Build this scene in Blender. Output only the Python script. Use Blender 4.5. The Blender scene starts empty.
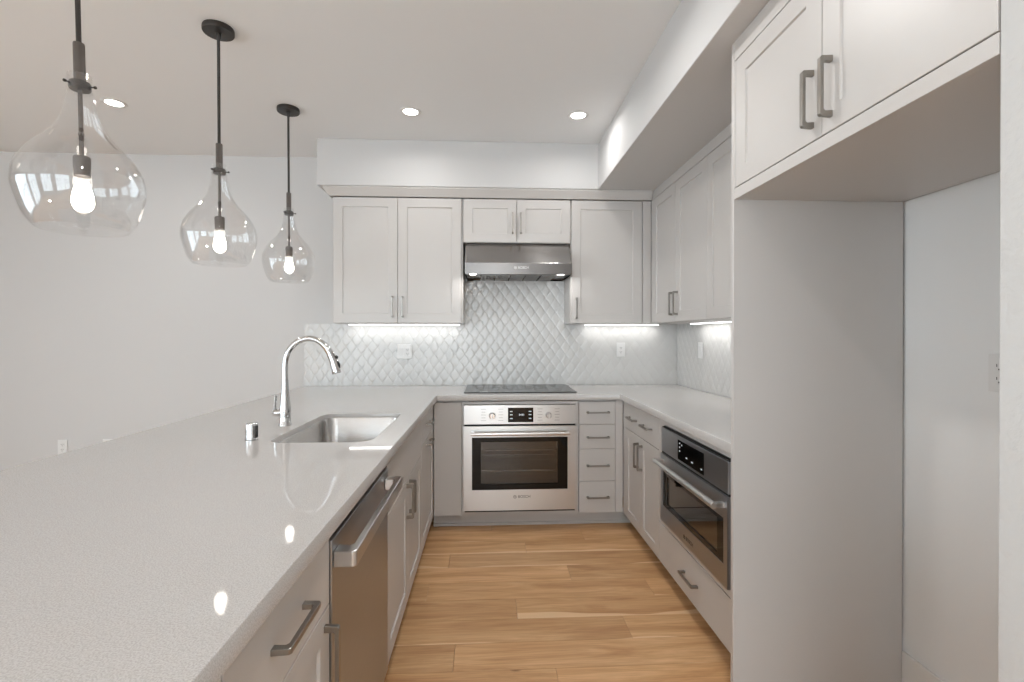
import bpy, bmesh, math, random
from mathutils import Vector, Matrix

random.seed(7)
PI = math.pi
SC = bpy.context.scene
COL = SC.collection

# ------------------------------------------------------------------ camera
cam_data = bpy.data.cameras.new('camera')
cam = bpy.data.objects.new('camera', cam_data)
COL.objects.link(cam)
cam.location = (0, 0, 1.3153)
cam.rotation_euler = (PI / 2 - 0.0041, 0.0, -0.0520)
cam_data.sensor_width = 36.0
cam_data.sensor_fit = 'HORIZONTAL'
cam_data.lens = 36.0 * 486.99 / 1024
cam_data.shift_x = (512 - 513.74) / 1024
cam_data.shift_y = (336.83 - 341.0) / 1024
cam_data.clip_start = 0.02
SC.camera = cam

# ------------------------------------------------------------------ world, exposure
SC.view_settings.view_transform = 'Standard'
SC.view_settings.look = 'None'
SC.view_settings.gamma = 1.0
SC.view_settings.use_curve_mapping = False
SC.view_settings.exposure = 0.0
world = bpy.data.worlds.new('sky')
SC.world = world
world.use_nodes = True
wn = world.node_tree.nodes
wn['Background'].inputs['Color'].default_value = (0.83, 0.925, 1.0, 1)
SKY = 6.6
wn['Background'].inputs['Strength'].default_value = SKY

# light levels of the visible lamps and the added unseen ones (W)
DOWNLIGHT_W = 2.8        # over the kitchen
FILL_LIGHT_W = 9.0       # added lights out of view, over aisle and living room
LED_W = 0.5
BULB_E = 9.0
HOOD_W = 0.5

# ------------------------------------------------------------------ materials
def new_mat(name):
    m = bpy.data.materials.new(name)
    m.use_nodes = True
    nt = m.node_tree
    return m, nt, nt.nodes['Principled BSDF']

def N(nt, kind, **kw):
    n = nt.nodes.new(kind)
    for k, v in kw.items():
        if k in n.inputs:
            n.inputs[k].default_value = v
        else:
            setattr(n, k, v)
    return n

def plain(name, col, rough=0.5, metal=0.0, spec=0.5, emit=None, es=0.0):
    m, nt, b = new_mat(name)
    b.inputs['Base Color'].default_value = (*col, 1)
    b.inputs['Roughness'].default_value = rough
    b.inputs['Metallic'].default_value = metal
    b.inputs['Specular IOR Level'].default_value = spec
    if emit:
        b.inputs['Emission Color'].default_value = (*emit, 1)
        b.inputs['Emission Strength'].default_value = es
    return m

def bumped(name, col, rough, scale, strength, dist=0.002, spec=0.5, detail=3.0):
    m, nt, b = new_mat(name)
    b.inputs['Base Color'].default_value = (*col, 1)
    b.inputs['Roughness'].default_value = rough
    b.inputs['Specular IOR Level'].default_value = spec
    tc = N(nt, 'ShaderNodeTexCoord')
    no = N(nt, 'ShaderNodeTexNoise', Scale=scale, Detail=detail)
    bu = N(nt, 'ShaderNodeBump', Strength=strength, Distance=dist)
    nt.links.new(tc.outputs['Object'], no.inputs['Vector'])
    nt.links.new(no.outputs['Fac'], bu.inputs['Height'])
    nt.links.new(bu.outputs['Normal'], b.inputs['Normal'])
    return m

def steel(name, col, rough, aniso=0.6):
    """horizontally brushed steel: highlights stretch across the brushing"""
    m, nt, b = new_mat(name)
    b.inputs['Metallic'].default_value = 1.0
    b.inputs['Base Color'].default_value = (*col, 1)
    b.inputs['Anisotropic'].default_value = aniso
    b.inputs['Anisotropic Rotation'].default_value = 0.25
    tg = N(nt, 'ShaderNodeTangent', direction_type='RADIAL', axis='Z')
    nt.links.new(tg.outputs['Tangent'], b.inputs['Tangent'])
    tc = N(nt, 'ShaderNodeTexCoord')
    mp = N(nt, 'ShaderNodeMapping')
    mp.inputs['Scale'].default_value = (2.0, 2.0, 160.0)
    no = N(nt, 'ShaderNodeTexNoise', Scale=1.0, Detail=3.0)
    cr = N(nt, 'ShaderNodeMapRange')
    cr.inputs['To Min'].default_value = rough * 0.9
    cr.inputs['To Max'].default_value = rough * 1.1
    nt.links.new(tc.outputs['Object'], mp.inputs['Vector'])
    nt.links.new(mp.outputs['Vector'], no.inputs['Vector'])
    nt.links.new(no.outputs['Fac'], cr.inputs['Value'])
    nt.links.new(cr.outputs['Result'], b.inputs['Roughness'])
    return m

def glass_mat(name, tint=(1, 1, 1), ior=1.5, rough=0.0):
    m = bpy.data.materials.new(name)
    m.use_nodes = True
    nt = m.node_tree
    nt.nodes.remove(nt.nodes['Principled BSDF'])
    out = nt.nodes['Material Output']
    tr = N(nt, 'ShaderNodeBsdfTransparent')
    tr.inputs['Color'].default_value = (*tint, 1)
    gl = N(nt, 'ShaderNodeBsdfGlossy', Roughness=rough)
    gl.inputs['Color'].default_value = (1, 1, 1, 1)
    # outside and inside faces of a thin shell both see an air-to-glass fresnel
    geo = N(nt, 'ShaderNodeNewGeometry')
    io = N(nt, 'ShaderNodeMapRange')
    io.inputs['To Min'].default_value = ior
    io.inputs['To Max'].default_value = 1.0 / ior
    fr = N(nt, 'ShaderNodeFresnel')
    nt.links.new(geo.outputs['Backfacing'], io.inputs['Value'])
    nt.links.new(io.outputs['Result'], fr.inputs['IOR'])
    mx = N(nt, 'ShaderNodeMixShader')
    nt.links.new(fr.outputs['Fac'], mx.inputs['Fac'])
    nt.links.new(tr.outputs['BSDF'], mx.inputs[1])
    nt.links.new(gl.outputs['BSDF'], mx.inputs[2])
    nt.links.new(mx.outputs['Shader'], out.inputs['Surface'])
    return m

def quartz_mat():
    m, nt, b = new_mat('white_quartz')
    b.inputs['Roughness'].default_value = 0.04
    b.inputs['Specular IOR Level'].default_value = 0.5
    tc = N(nt, 'ShaderNodeTexCoord')
    n1 = N(nt, 'ShaderNodeTexNoise', Scale=420.0, Detail=2.0)
    n2 = N(nt, 'ShaderNodeTexVoronoi', Scale=260.0)
    r1 = N(nt, 'ShaderNodeValToRGB')
    r1.color_ramp.elements[0].position = 0.36
    r1.color_ramp.elements[0].color = (0.45, 0.428, 0.412, 1)
    r1.color_ramp.elements[1].position = 0.60
    r1.color_ramp.elements[1].color = (0.575, 0.558, 0.545, 1)
    r2 = N(nt, 'ShaderNodeValToRGB')
    r2.color_ramp.elements[0].position = 0.10
    r2.color_ramp.elements[0].color = (0.82, 0.81, 0.80, 1)
    r2.color_ramp.elements[1].position = 0.26
    r2.color_ramp.elements[1].color = (1, 1, 1, 1)
    mu = N(nt, 'ShaderNodeMixRGB', blend_type='MULTIPLY', Fac=0.5)
    for n in (n1, n2):
        nt.links.new(tc.outputs['Object'], n.inputs['Vector'])
    nt.links.new(n1.outputs['Fac'], r1.inputs['Fac'])
    nt.links.new(n2.outputs['Distance'], r2.inputs['Fac'])
    nt.links.new(r1.outputs['Color'], mu.inputs['Color1'])
    nt.links.new(r2.outputs['Color'], mu.inputs['Color2'])
    nt.links.new(mu.outputs['Color'], b.inputs['Base Color'])
    return m

def oak_mat():
    m, nt, b = new_mat('oak_planks')
    b.inputs['Roughness'].default_value = 0.42
    b.inputs['Specular IOR Level'].default_value = 0.35
    tc = N(nt, 'ShaderNodeTexCoord')
    at = N(nt, 'ShaderNodeAttribute', attribute_name='plank')
    # each plank reads its own piece of the grain
    off = N(nt, 'ShaderNodeVectorMath', operation='MULTIPLY_ADD')
    off.inputs[1].default_value = (37.0, 11.0, 5.0)
    nt.links.new(at.outputs['Vector'], off.inputs[0])
    nt.links.new(tc.outputs['Object'], off.inputs[2])
    mp = N(nt, 'ShaderNodeMapping')
    mp.inputs['Scale'].default_value = (0.8, 7.0, 1.0)
    nt.links.new(off.outputs['Vector'], mp.inputs['Vector'])
    grain = N(nt, 'ShaderNodeTexNoise', Scale=2.2, Detail=7.0, Roughness=0.62, Distortion=0.8)
    nt.links.new(mp.outputs['Vector'], grain.inputs['Vector'])
    mp2 = N(nt, 'ShaderNodeMapping')
    mp2.inputs['Scale'].default_value = (3.0, 90.0, 1.0)
    nt.links.new(off.outputs['Vector'], mp2.inputs['Vector'])
    fine = N(nt, 'ShaderNodeTexNoise', Scale=2.0, Detail=4.0)
    nt.links.new(mp2.outputs['Vector'], fine.inputs['Vector'])
    ramp = N(nt, 'ShaderNodeValToRGB')
    cr = ramp.color_ramp
    cr.elements[0].position = 0.30
    cr.elements[0].color = (0.49, 0.255, 0.112, 1)
    cr.elements[1].position = 0.72
    cr.elements[1].color = (0.76, 0.485, 0.262, 1)
    e = cr.elements.new(0.50)
    e.color = (0.63, 0.37, 0.182, 1)
    nt.links.new(grain.outputs['Fac'], ramp.inputs['Fac'])
    # per-plank tone
    hsv = N(nt, 'ShaderNodeHueSaturation')
    sep = N(nt, 'ShaderNodeSeparateXYZ')
    nt.links.new(at.outputs['Vector'], sep.inputs[0])
    mr = N(nt, 'ShaderNodeMapRange')
    mr.inputs['To Min'].default_value = 0.90
    mr.inputs['To Max'].default_value = 1.12
    nt.links.new(sep.outputs['X'], mr.inputs['Value'])
    nt.links.new(mr.outputs['Result'], hsv.inputs['Value'])
    nt.links.new(ramp.outputs['Color'], hsv.inputs['Color'])
    mfine = N(nt, 'ShaderNodeMixRGB', blend_type='MULTIPLY', Fac=0.35)
    rf = N(nt, 'ShaderNodeValToRGB')
    rf.color_ramp.elements[0].position = 0.35
    rf.color_ramp.elements[0].color = (0.62, 0.56, 0.5, 1)
    rf.color_ramp.elements[1].position = 0.6
    nt.links.new(fine.outputs['Fac'], rf.inputs['Fac'])
    nt.links.new(hsv.outputs['Color'], mfine.inputs['Color1'])
    nt.links.new(rf.outputs['Color'], mfine.inputs['Color2'])
    # knots
    mp3 = N(nt, 'ShaderNodeMapping')
    mp3.inputs['Scale'].default_value = (1.5, 3.2, 1.0)
    nt.links.new(off.outputs['Vector'], mp3.inputs['Vector'])
    vo = N(nt, 'ShaderNodeTexVoronoi', Scale=1.6, Randomness=1.0)
    nt.links.new(mp3.outputs['Vector'], vo.inputs['Vector'])
    rk = N(nt, 'ShaderNodeValToRGB')
    rk.color_ramp.elements[0].position = 0.025
    rk.color_ramp.elements[0].color = (0.25, 0.17, 0.12, 1)
    rk.color_ramp.elements[1].position = 0.07
    rk.color_ramp.elements[1].color = (1, 1, 1, 1)
    nt.links.new(vo.outputs['Distance'], rk.inputs['Fac'])
    mk = N(nt, 'ShaderNodeMixRGB', blend_type='MULTIPLY', Fac=0.85)
    nt.links.new(mfine.outputs['Color'], mk.inputs['Color1'])
    nt.links.new(rk.outputs['Color'], mk.inputs['Color2'])
    # pale sapwood along one edge of some boards
    so_ = N(nt, 'ShaderNodeSeparateXYZ')
    nt.links.new(tc.outputs['Object'], so_.inputs[0])
    def mth(op, a, b_):
        n = N(nt, 'ShaderNodeMath', operation=op)
        for i, v in enumerate((a, b_)):
            if isinstance(v, (int, float)):
                n.inputs[i].default_value = v
            else:
                nt.links.new(v, n.inputs[i])
        return n.outputs[0]
    v_across = mth("SUBTRACT", so_.outputs['Y'], sep.outputs['Y'])
    mp4 = N(nt, 'ShaderNodeMapping')
    mp4.inputs['Scale'].default_value = (1.1, 0.0, 0.0)
    nt.links.new(off.outputs['Vector'], mp4.inputs['Vector'])
    sap = N(nt, 'ShaderNodeTexNoise', Scale=1.3, Detail=2.0)
    nt.links.new(mp4.outputs['Vector'], sap.inputs['Vector'])
    w_ = mth("MULTIPLY", mth("SUBTRACT", mth("ADD", mth("MULTIPLY", sep.outputs['Z'], 0.45), sap.outputs['Fac']), 0.74), 0.16)
    d_ = mth("SUBTRACT", w_, v_across)
    rs = N(nt, 'ShaderNodeMapRange')
    rs.inputs['From Min'].default_value = -0.002
    rs.inputs['From Max'].default_value = 0.004
    rs.inputs['To Max'].default_value = 0.8
    nt.links.new(d_, rs.inputs['Value'])
    ms = N(nt, 'ShaderNodeMixRGB', blend_type='MIX')
    ms.inputs['Color2'].default_value = (0.83, 0.59, 0.36, 1)
    nt.links.new(rs.outputs['Result'], ms.inputs['Fac'])
    nt.links.new(mk.outputs['Color'], ms.inputs['Color1'])
    nt.links.new(ms.outputs['Color'], b.inputs['Base Color'])
    bu = N(nt, 'ShaderNodeBump', Strength=0.08, Distance=0.001)
    nt.links.new(fine.outputs['Fac'], bu.inputs['Height'])
    nt.links.new(bu.outputs['Normal'], b.inputs['Normal'])
    return m

M = {}
M['wall'] = bumped('white_wall_paint', (0.60, 0.592, 0.586), 0.75, 90, 0.12)
M['recess'] = bumped('wall_paint_lit', (0.78, 0.78, 0.775), 0.75, 90, 0.12)  # same wall paint, lightened: light from the left put into the colour
M['orange_peel'] = bumped('textured_wall_paint', (0.57, 0.568, 0.562), 0.7, 55, 0.55, 0.004)
M['ceiling'] = bumped('ceiling_paint', (0.81, 0.82, 0.825), 0.85, 70, 0.10)
M['cab'] = bumped('greige_cabinet_paint', (0.555, 0.532, 0.512), 0.38, 60, 0.02, 0.001)
M['white_trim'] = plain('white_trim_paint', (0.74, 0.72, 0.70), 0.4)
M['cab_in'] = plain('cabinet_interior', (0.45, 0.42, 0.39), 0.6)
M['quartz'] = quartz_mat()
M['oak'] = oak_mat()
M['tile'] = plain('glazed_white_tile', (0.625, 0.617, 0.602), 0.16)
M['grout'] = plain('pale_grout', (0.61, 0.602, 0.588), 0.6)
M['steel'] = steel('brushed_steel', (0.60, 0.585, 0.57), 0.30)
M['steel_v'] = steel('brushed_steel_dark', (0.40, 0.415, 0.44), 0.30)
M['hood_steel'] = steel('hood_steel', (0.40, 0.385, 0.375), 0.24)
M['hood_band'] = steel('hood_band_steel', (0.23, 0.218, 0.21), 0.26)
M['sink'] = steel('sink_steel', (0.58, 0.57, 0.56), 0.24, 0.5)
M['nickel'] = plain('brushed_nickel', (0.32, 0.30, 0.275), 0.31, 1.0)
M['chrome'] = plain('chrome', (0.62, 0.62, 0.62), 0.09, 1.0)
M['black_glass'] = plain('black_glass', (0.004, 0.004, 0.004), 0.04, spec=0.3)
M['oven_glass'] = glass_mat('oven_window_glass', (0.62, 0.60, 0.58), 1.7)
M['enamel'] = plain('oven_enamel', (0.10, 0.085, 0.075), 0.4)
M['rack'] = plain('rack_chrome', (0.7, 0.68, 0.66), 0.25, 1.0)
M['black'] = plain('black_plastic', (0.015, 0.015, 0.015), 0.45)
M['dark_gap'] = plain('dark_gap_fill', (0.01, 0.01, 0.01), 0.7)  # near-black fill for gaps and vents, in place of their shade
M['bronze'] = plain('dark_bronze', (0.045, 0.040, 0.037), 0.42, 0.6)
M['bronze_light'] = plain('aged_bronze', (0.12, 0.105, 0.095), 0.45, 0.6)
M['glass'] = glass_mat('clear_pendant_glass', (0.97, 0.97, 0.97), 1.58)
M['pane'] = glass_mat('window_glass', (0.97, 0.98, 0.98), 1.45)
M['plastic'] = plain('white_plastic', (0.74, 0.735, 0.725), 0.35)
M['slot'] = plain('socket_slot', (0.03, 0.03, 0.03), 0.6)
M['bulb'] = plain('glowing_bulb', (0.9, 0.85, 0.8), 0.2, emit=(1.0, 0.93, 0.84), es=BULB_E)
M['lens'] = plain('glowing_lens', (0.9, 0.9, 0.9), 0.4, emit=(1.0, 0.97, 0.93), es=12.0)
M['led'] = plain('led_diffuser', (0.9, 0.9, 0.9), 0.4, emit=(1.0, 0.99, 0.97), es=4.0)
M['digits'] = plain('lit_display_marks', (0.6, 0.65, 0.7), 0.4, emit=(0.85, 0.92, 1.0), es=0.22)
M['marks'] = plain('grey_print', (0.14, 0.13, 0.125), 0.5)
M['logo_light'] = plain('pale_logo', (0.9, 0.9, 0.9), 0.4)
M['logo_dark'] = plain('dark_logo', (0.05, 0.045, 0.04), 0.4)
M['filter'] = plain('hood_filter', (0.30, 0.285, 0.27), 0.35, 1.0)
M['gap'] = plain('dark_subfloor', (0.05, 0.045, 0.04), 0.8)

# ------------------------------------------------------------------ mesh helpers
class MB:
    def __init__(self):
        self.bm = bmesh.new()
        self.mi = 0
    def face(self, vs, flip=False):
        vs = [self.bm.verts.new(v) if not isinstance(v, bmesh.types.BMVert) else v for v in vs]
        if flip:
            vs.reverse()
        f = self.bm.faces.new(vs)
        f.material_index = self.mi
        return f
    def box(self, x0, x1, y0, y1, z0, z1):
        v = [self.bm.verts.new(p) for p in ((x0, y0, z0), (x1, y0, z0), (x1, y1, z0), (x0, y1, z0),
                                            (x0, y0, z1), (x1, y0, z1), (x1, y1, z1), (x0, y1, z1))]
        for q in ((0, 3, 2, 1), (4, 5, 6, 7), (0, 1, 5, 4), (1, 2, 6, 5), (2, 3, 7, 6), (3, 0, 4, 7)):
            self.face([v[i] for i in q])
        return self
    def prism(self, poly, a, b, fn):
        """poly: 2-D outline (counter-clockwise), extruded a..b; fn(u, v, w) -> xyz"""
        A = [self.bm.verts.new(fn(u, v, a)) for u, v in poly]
        B = [self.bm.verts.new(fn(u, v, b)) for u, v in poly]
        n = len(poly)
        self.face(A[::-1])
        self.face(B)
        for i in range(n):
            j = (i + 1) % n
            self.face([A[i], A[j], B[j], B[i]])
        return self
    def lathe(self, prof, seg=32, c=(0, 0), cap0=False, cap1=False, axis='z', tilt=None):
        rings = []
        for r, h in prof:
            ring = []
            for k in range(seg):
                a = 2 * PI * k / seg
                p = (c[0] + r * math.cos(a), c[1] + r * math.sin(a), h)
                if axis == 'y':
                    p = (c[0] + r * math.cos(a), h, c[1] + r * math.sin(a))
                if axis == 'x':
                    p = (h, c[0] + r * math.cos(a), c[1] + r * math.sin(a))
                ring.append(self.bm.verts.new(p))
            rings.append(ring)
        for A, B in zip(rings, rings[1:]):
            for k in range(seg):
                j = (k + 1) % seg
                self.face([A[k], A[j], B[j], B[k]])
        if cap0:
            self.face(rings[0][::-1])
        if cap1:
            self.face(rings[-1])
        return self
    def tube(self, path, radii, seg=16, caps=True):
        path = [Vector(p) for p in path]
        if not isinstance(radii, (list, tuple)):
            radii = [radii] * len(path)
        rings = []
        up = None
        for i, p in enumerate(path):
            t = (path[min(i + 1, len(path) - 1)] - path[max(i - 1, 0)]).normalized()
            if up is None:
                up = t.orthogonal().normalized()
            else:
                up = (up - t * up.dot(t)).normalized()
            s = t.cross(up)
            rings.append([self.bm.verts.new(p + radii[i] * (math.cos(2 * PI * k / seg) * up + math.sin(2 * PI * k / seg) * s)) for k in range(seg)])
        for A, B in zip(rings, rings[1:]):
            for k in range(seg):
                j = (k + 1) % seg
                self.face([A[k], A[j], B[j], B[k]])
        if caps:
            self.face(rings[0][::-1])
            self.face(rings[-1])
        return self
    def build(self, name, mat, parent=None, bevel=0.0, smooth=False, loc=None, seg=2):
        bmesh.ops.recalc_face_normals(self.bm, faces=self.bm.faces)
        me = bpy.data.meshes.new(name)
        self.bm.to_mesh(me)
        self.bm.free()
        mats = mat if isinstance(mat, (list, tuple)) else [mat]
        for m in mats:
            me.materials.append(M[m])
        if smooth:
            me.shade_smooth()
            me.set_sharp_from_angle(angle=math.radians(38))
        o = bpy.data.objects.new(name, me)
        COL.objects.link(o)
        if parent:
            o.parent = parent
        if loc:
            o.location = loc
        if bevel:
            mod = o.modifiers.new('bevel', 'BEVEL')
            mod.width = bevel
            mod.segments = seg
            mod.limit_method = 'ANGLE'
            mod.angle_limit = math.radians(35)
        return o

def thing(name, label, cat, loc=(0, 0, 0), rz=0.0, group=None):
    o = bpy.data.objects.new(name, None)
    COL.objects.link(o)
    o.location = loc
    o.rotation_euler = (0, 0, rz)
    o.empty_display_size = 0.1
    return tag(o, label, cat, group)

def tag(o, label, cat, group=None):
    o['label'] = label
    o['category'] = cat
    if group:
        o['group'] = group
    return o

def struct(o):
    o['kind'] = 'structure'
    return o

def text_part(name, txt, size, depth, mat, parent, mx):
    """lettering as real extruded mesh; mx places it in the parent's space"""
    cu = bpy.data.curves.new(name, 'FONT')
    cu.body = txt
    cu.size = size
    cu.extrude = depth
    cu.align_x = 'LEFT'
    cu.align_y = 'CENTER'
    tmp = bpy.data.objects.new(name + '_tmp', cu)
    COL.objects.link(tmp)
    dg = bpy.context.evaluated_depsgraph_get()
    me = bpy.data.meshes.new_from_object(tmp.evaluated_get(dg))
    bpy.data.objects.remove(tmp)
    bpy.data.curves.remove(cu)
    me.transform(mx)
    me.materials.clear()
    me.materials.append(M[mat])
    o = bpy.data.objects.new(name, me)
    COL.objects.link(o)
    o.parent = parent
    return o

# ------------------------------------------------------------------ room numbers (metres, camera above the origin, +Y into the picture)
YW, XR, ZC = 3.902, 1.541, 2.706        # back wall, right wall, ceiling
XL, YB = -5.2, -4.4                     # left wall, wall behind the camera
CH = 0.914                              # worktop height
YF = 3.280                              # back run door fronts
XF = 0.919                              # right run door fronts
XP = -0.368                             # peninsula door fronts
YU, XU = 3.567, 1.209                   # wall cabinet door fronts
ZU, ZT, ZS = 1.4012, 2.309, 2.3755      # wall cabinets bottom / top, soffit underside
XA, YA0, YA1 = 0.889, 0.804, 1.7235     # fridge recess: cabinet front, near wall, side panel

# ------------------------------------------------------------------ setting
def simple_box(name, mat, *b, bevel=0.0):
    return struct(MB().box(*b).build(name, mat, bevel=bevel))

# floor: oak boards laid across the room
fl = MB()
ylines = [1.905 + 0.1705 * k for k in range(-37, 12)]
joints = {1.905 - 0.1705: 0.265, 1.905: -0.14, 2.0755: 0.625, 2.246: 0.135, 2.4165: 0.84, 2.587: 0.446, 2.7575: -0.227, 2.928: 0.23, 3.0985: 0.62}
lay = fl.bm.loops.layers.float_vector.new('plank_l')
rows = []
for y0 in ylines:
    y1 = y0 + 0.1705
    x = None
    for k, v in joints.items():
        if abs(k - y0) < 0.02:
            x = v
    if x is None:
        x = random.uniform(-1.5, 1.5)
    cuts = [x]
    while cuts[0] > XL:
        cuts.insert(0, cuts[0] - random.choice((1.15, 1.5, 1.8, 2.1)))
    while cuts[-1] < XR + 0.3:
        cuts.append(cuts[-1] + random.choice((0.95, 1.3, 1.7, 2.1)))
    for a, b in zip(cuts, cuts[1:]):
        rows.append((max(a, XL), min(b, XR + 0.3), y0, y1))
vals = []
for a, b, y0, y1 in rows:
    if b - a < 0.02 or y0 > YW:
        continue
    n0 = len(fl.bm.faces)
    fl.box(a + 0.0007, b - 0.0007, y0 + 0.0007, min(y1, YW) - 0.0007, -0.02, 0.0)
    r = (random.random(), y0, random.random())
    vals += [r] * 6
me_attr = vals
fl.mi = 1  # dark sub-floor closing the open joints between the boards
fl.box(XL - 0.1, XR + 0.3, YB - 0.1, YW, -0.06, -0.0205)
vals += [(0.0, 0.0, 0.0)] * 6
floor = fl.build('floor', ['oak', 'gap'], bevel=0.0)
at = floor.data.attributes.new('plank', 'FLOAT_VECTOR', 'FACE')
for i, v in enumerate(me_attr):
    at.data[i].vector = v
if 'plank_l' in floor.data.attributes:
    floor.data.attributes.remove(floor.data.attributes['plank_l'])
struct(floor)

simple_box('ceiling', 'ceiling', XL - 0.1, XR + 0.15, YB - 0.1, YW + 0.12, ZC, ZC + 0.12)
simple_box('wall_back', 'wall', XL, XR + 0.15, YW, YW + 0.12, -0.02, ZC)
simple_box('wall_right', 'recess', XR, XR + 0.15, YA0, YW, -0.02, ZC)
simple_box('wall_right_near', 'orange_peel', XA, XR + 0.15, YB, YA0, -0.02, ZS, bevel=0.002)
# soffit: L-shaped bulkhead over the cabinets
so = MB()
so.prism([(-1.213, YW), (-1.213, 3.514), (0.799, 3.514), (0.799, YB), (XR + 0.15, YB), (XR + 0.15, YW)], ZS, ZC, lambda u, v, w: (u, v, w))
struct(so.build('ceiling_soffit', 'wall', bevel=0.004))

def wall_with_windows(name, along, c0, c1, pos, thick, holes, axis):
    """wall with openings; along = axis letter of its length"""
    m = MB()
    xs = sorted([c0, c1] + [h[0] for h in holes] + [h[1] for h in holes])
    def bx(a, b, z0, z1):
        if axis == 'x':
            m.box(a, b, pos, pos + thick, z0, z1)
        else:
            m.box(pos, pos + thick, a, b, z0, z1)
    for a, b in zip(xs, xs[1:]):
        h = [h for h in holes if abs(h[0] - a) < 1e-6]
        if h:
            bx(a, b, -0.02, h[0][2])
            bx(a, b, h[0][3], ZC)
        else:
            bx(a, b, -0.02, ZC)
    return struct(m.build(name, 'wall'))

REAR = [(-4.6, -2.4, 0.10, 2.45), (-1.7, 0.75, 0.05, 2.45)]  # rear windows, enlarged to full height for more light in the aisle
LEFT = [(-3.6, -1.4, 0.12, 2.35), (-1.0, 1.3, 0.30, 2.40)]  # unseen windows, added to light the room from the left
wall_with_windows('wall_rear', 'x', XL, XA, YB - 0.12, 0.12, REAR, 'x')
wall_with_windows('wall_left', 'y', YB, YW, XL - 0.12, 0.12, LEFT, 'y')

def window(n, h, axis, pos):
    a, b, z0, z1 = h
    m = MB()
    def bx(u0, u1, w0, w1, d0, d1):
        if axis == 'x':
            m.box(u0, u1, pos + d0, pos + d1, w0, w1)
        else:
            m.box(pos + d0, pos + d1, u0, u1, w0, w1)
    t = 0.05
    bx(a, b, z0, z0 + t, 0.02, 0.10); bx(a, b, z1 - t, z1, 0.02, 0.10)
    bx(a, a + t, z0, z1, 0.02, 0.10); bx(b - t, b, z0, z1, 0.02, 0.10)
    for k in (1, 2):
        c = a + (b - a) * k / 3
        bx(c - 0.02, c + 0.02, z0, z1, 0.03, 0.09)
    c = (z0 + z1) / 2
    bx(a, b, c - 0.02, c + 0.02, 0.03, 0.09)
    o = struct(m.build('window_%d' % n, 'white_trim'))
    g = MB()
    m = g
    bx(a + t, b - t, z0 + t, z1 - t, 0.055, 0.062)
    g.build('pane', 'pane', o)
    # the opening is marked as the way the sky's light comes in
    ld = bpy.data.lights.new('daylight_opening', 'AREA')
    ld.shape = 'RECTANGLE'
    ld.size, ld.size_y = b - a, z1 - z0
    ld.cycles.is_portal = True
    lo = bpy.data.objects.new('daylight_opening', ld)
    COL.objects.link(lo)
    if axis == 'x':
        lo.location = ((a + b) / 2, pos + 0.005, (z0 + z1) / 2)
        lo.rotation_euler = (-PI / 2, 0, PI)
        lo.rotation_euler = (PI / 2, 0, PI)
    else:
        lo.location = (pos + 0.005, (a + b) / 2, (z0 + z1) / 2)
        lo.rotation_euler = (PI / 2, 0, -PI / 2)

for i, h in enumerate(REAR):
    window(i + 1, h, 'x', YB - 0.12)
for i, h in enumerate(LEFT):
    window(i + 3, h, 'y', XL - 0.12)

# baseboards
def baseboard(name, *b):
    return struct(MB().box(*b).build(name, 'white_trim', bevel=0.003))
baseboard('baseboard_back', XL, -1.0, YW - 0.013, YW - 0.0005, 0.0, 0.14)
baseboard('baseboard_right', XR - 0.013, XR - 0.0005, YA0 + 0.001, YA1 - 0.001, 0.0, 0.145)

# diamond tiles, each with a raised bevelled face, on a grout bed
def tiles(name, u0, u1, w0, w1, fn, notch=None, tw=0.081, th=0.113):
    t = MB()
    g = 0.0011
    iu = 0.0135
    us = math.floor((u0 + 1.444) / tw) * tw - 1.444 - tw    # one lattice runs through all the tiled fields
    nu = int((u1 - u0) / tw) + 4
    nw = int((w1 - w0) / (th / 2)) + 3
    for r in range(-1, nw):
        for c in range(-1, nu):
            cu = us + c * tw + (tw / 2 if r % 2 else 0)
            cw = w0 + r * th / 2 + 0.02
            a, b = tw / 2 - g, th / 2 - g * th / tw
            if cu + a < u0 or cu - a > u1 or cw + b < w0 or cw - b > w1:
                continue
            def ring(k, d):
                return [t.bm.verts.new((cu + a * k * s, d, cw + b * k * q)) for s, q in ((1, 0), (0, 1), (-1, 0), (0, -1))]
            R = [ring(1.0, 0.0), ring(0.99, 0.0013), ring(0.84, 0.0024), ring(0.45, 0.0031)]
            for A, B in zip(R, R[1:]):
                for i in range(4):
                    j = (i + 1) % 4
                    t.face([A[i], A[j], B[j], B[i]])
            t.face(R[-1])
    for co, no in (((u0, 0, 0), (-1, 0, 0)), ((u1, 0, 0), (1, 0, 0)), ((0, 0, w0), (0, 0, -1)), ((0, 0, w1), (0, 0, 1))):
        geom = t.bm.verts[:] + t.bm.edges[:] + t.bm.faces[:]
        bmesh.ops.bisect_plane(t.bm, geom=geom, plane_co=co, plane_no=no, clear_outer=True)
    t.mi = 1
    t.box(u0, u1, -0.004, 0.0008, w0, w1)
    for v in t.bm.verts:
        v.co = Vector(fn(v.co.x, v.co.y, v.co.z))
    o = t.build(name, ['tile', 'grout'], smooth=True)
    return o

tb = tiles('wall_tile_back', -1.444, -0.1995, CH, 1.4005, lambda u, d, w: (u, YW - 0.004 - d, w))
struct(tb)
tb = tiles('wall_tile_hood', -0.1995, 0.6115, CH, 1.760, lambda u, d, w: (u, YW - 0.004 - d, w))
struct(tb)
tb = tiles('wall_tile_corner', 0.6115, XR - 0.0005, CH, 1.4005, lambda u, d, w: (u, YW - 0.004 - d, w))
struct(tb)
tb = tiles('wall_tile_right', 1.7445, YW - 0.0125, CH, 1.4005, lambda u, d, w: (XR - 0.004 - d, u, w))
struct(tb)

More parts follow.
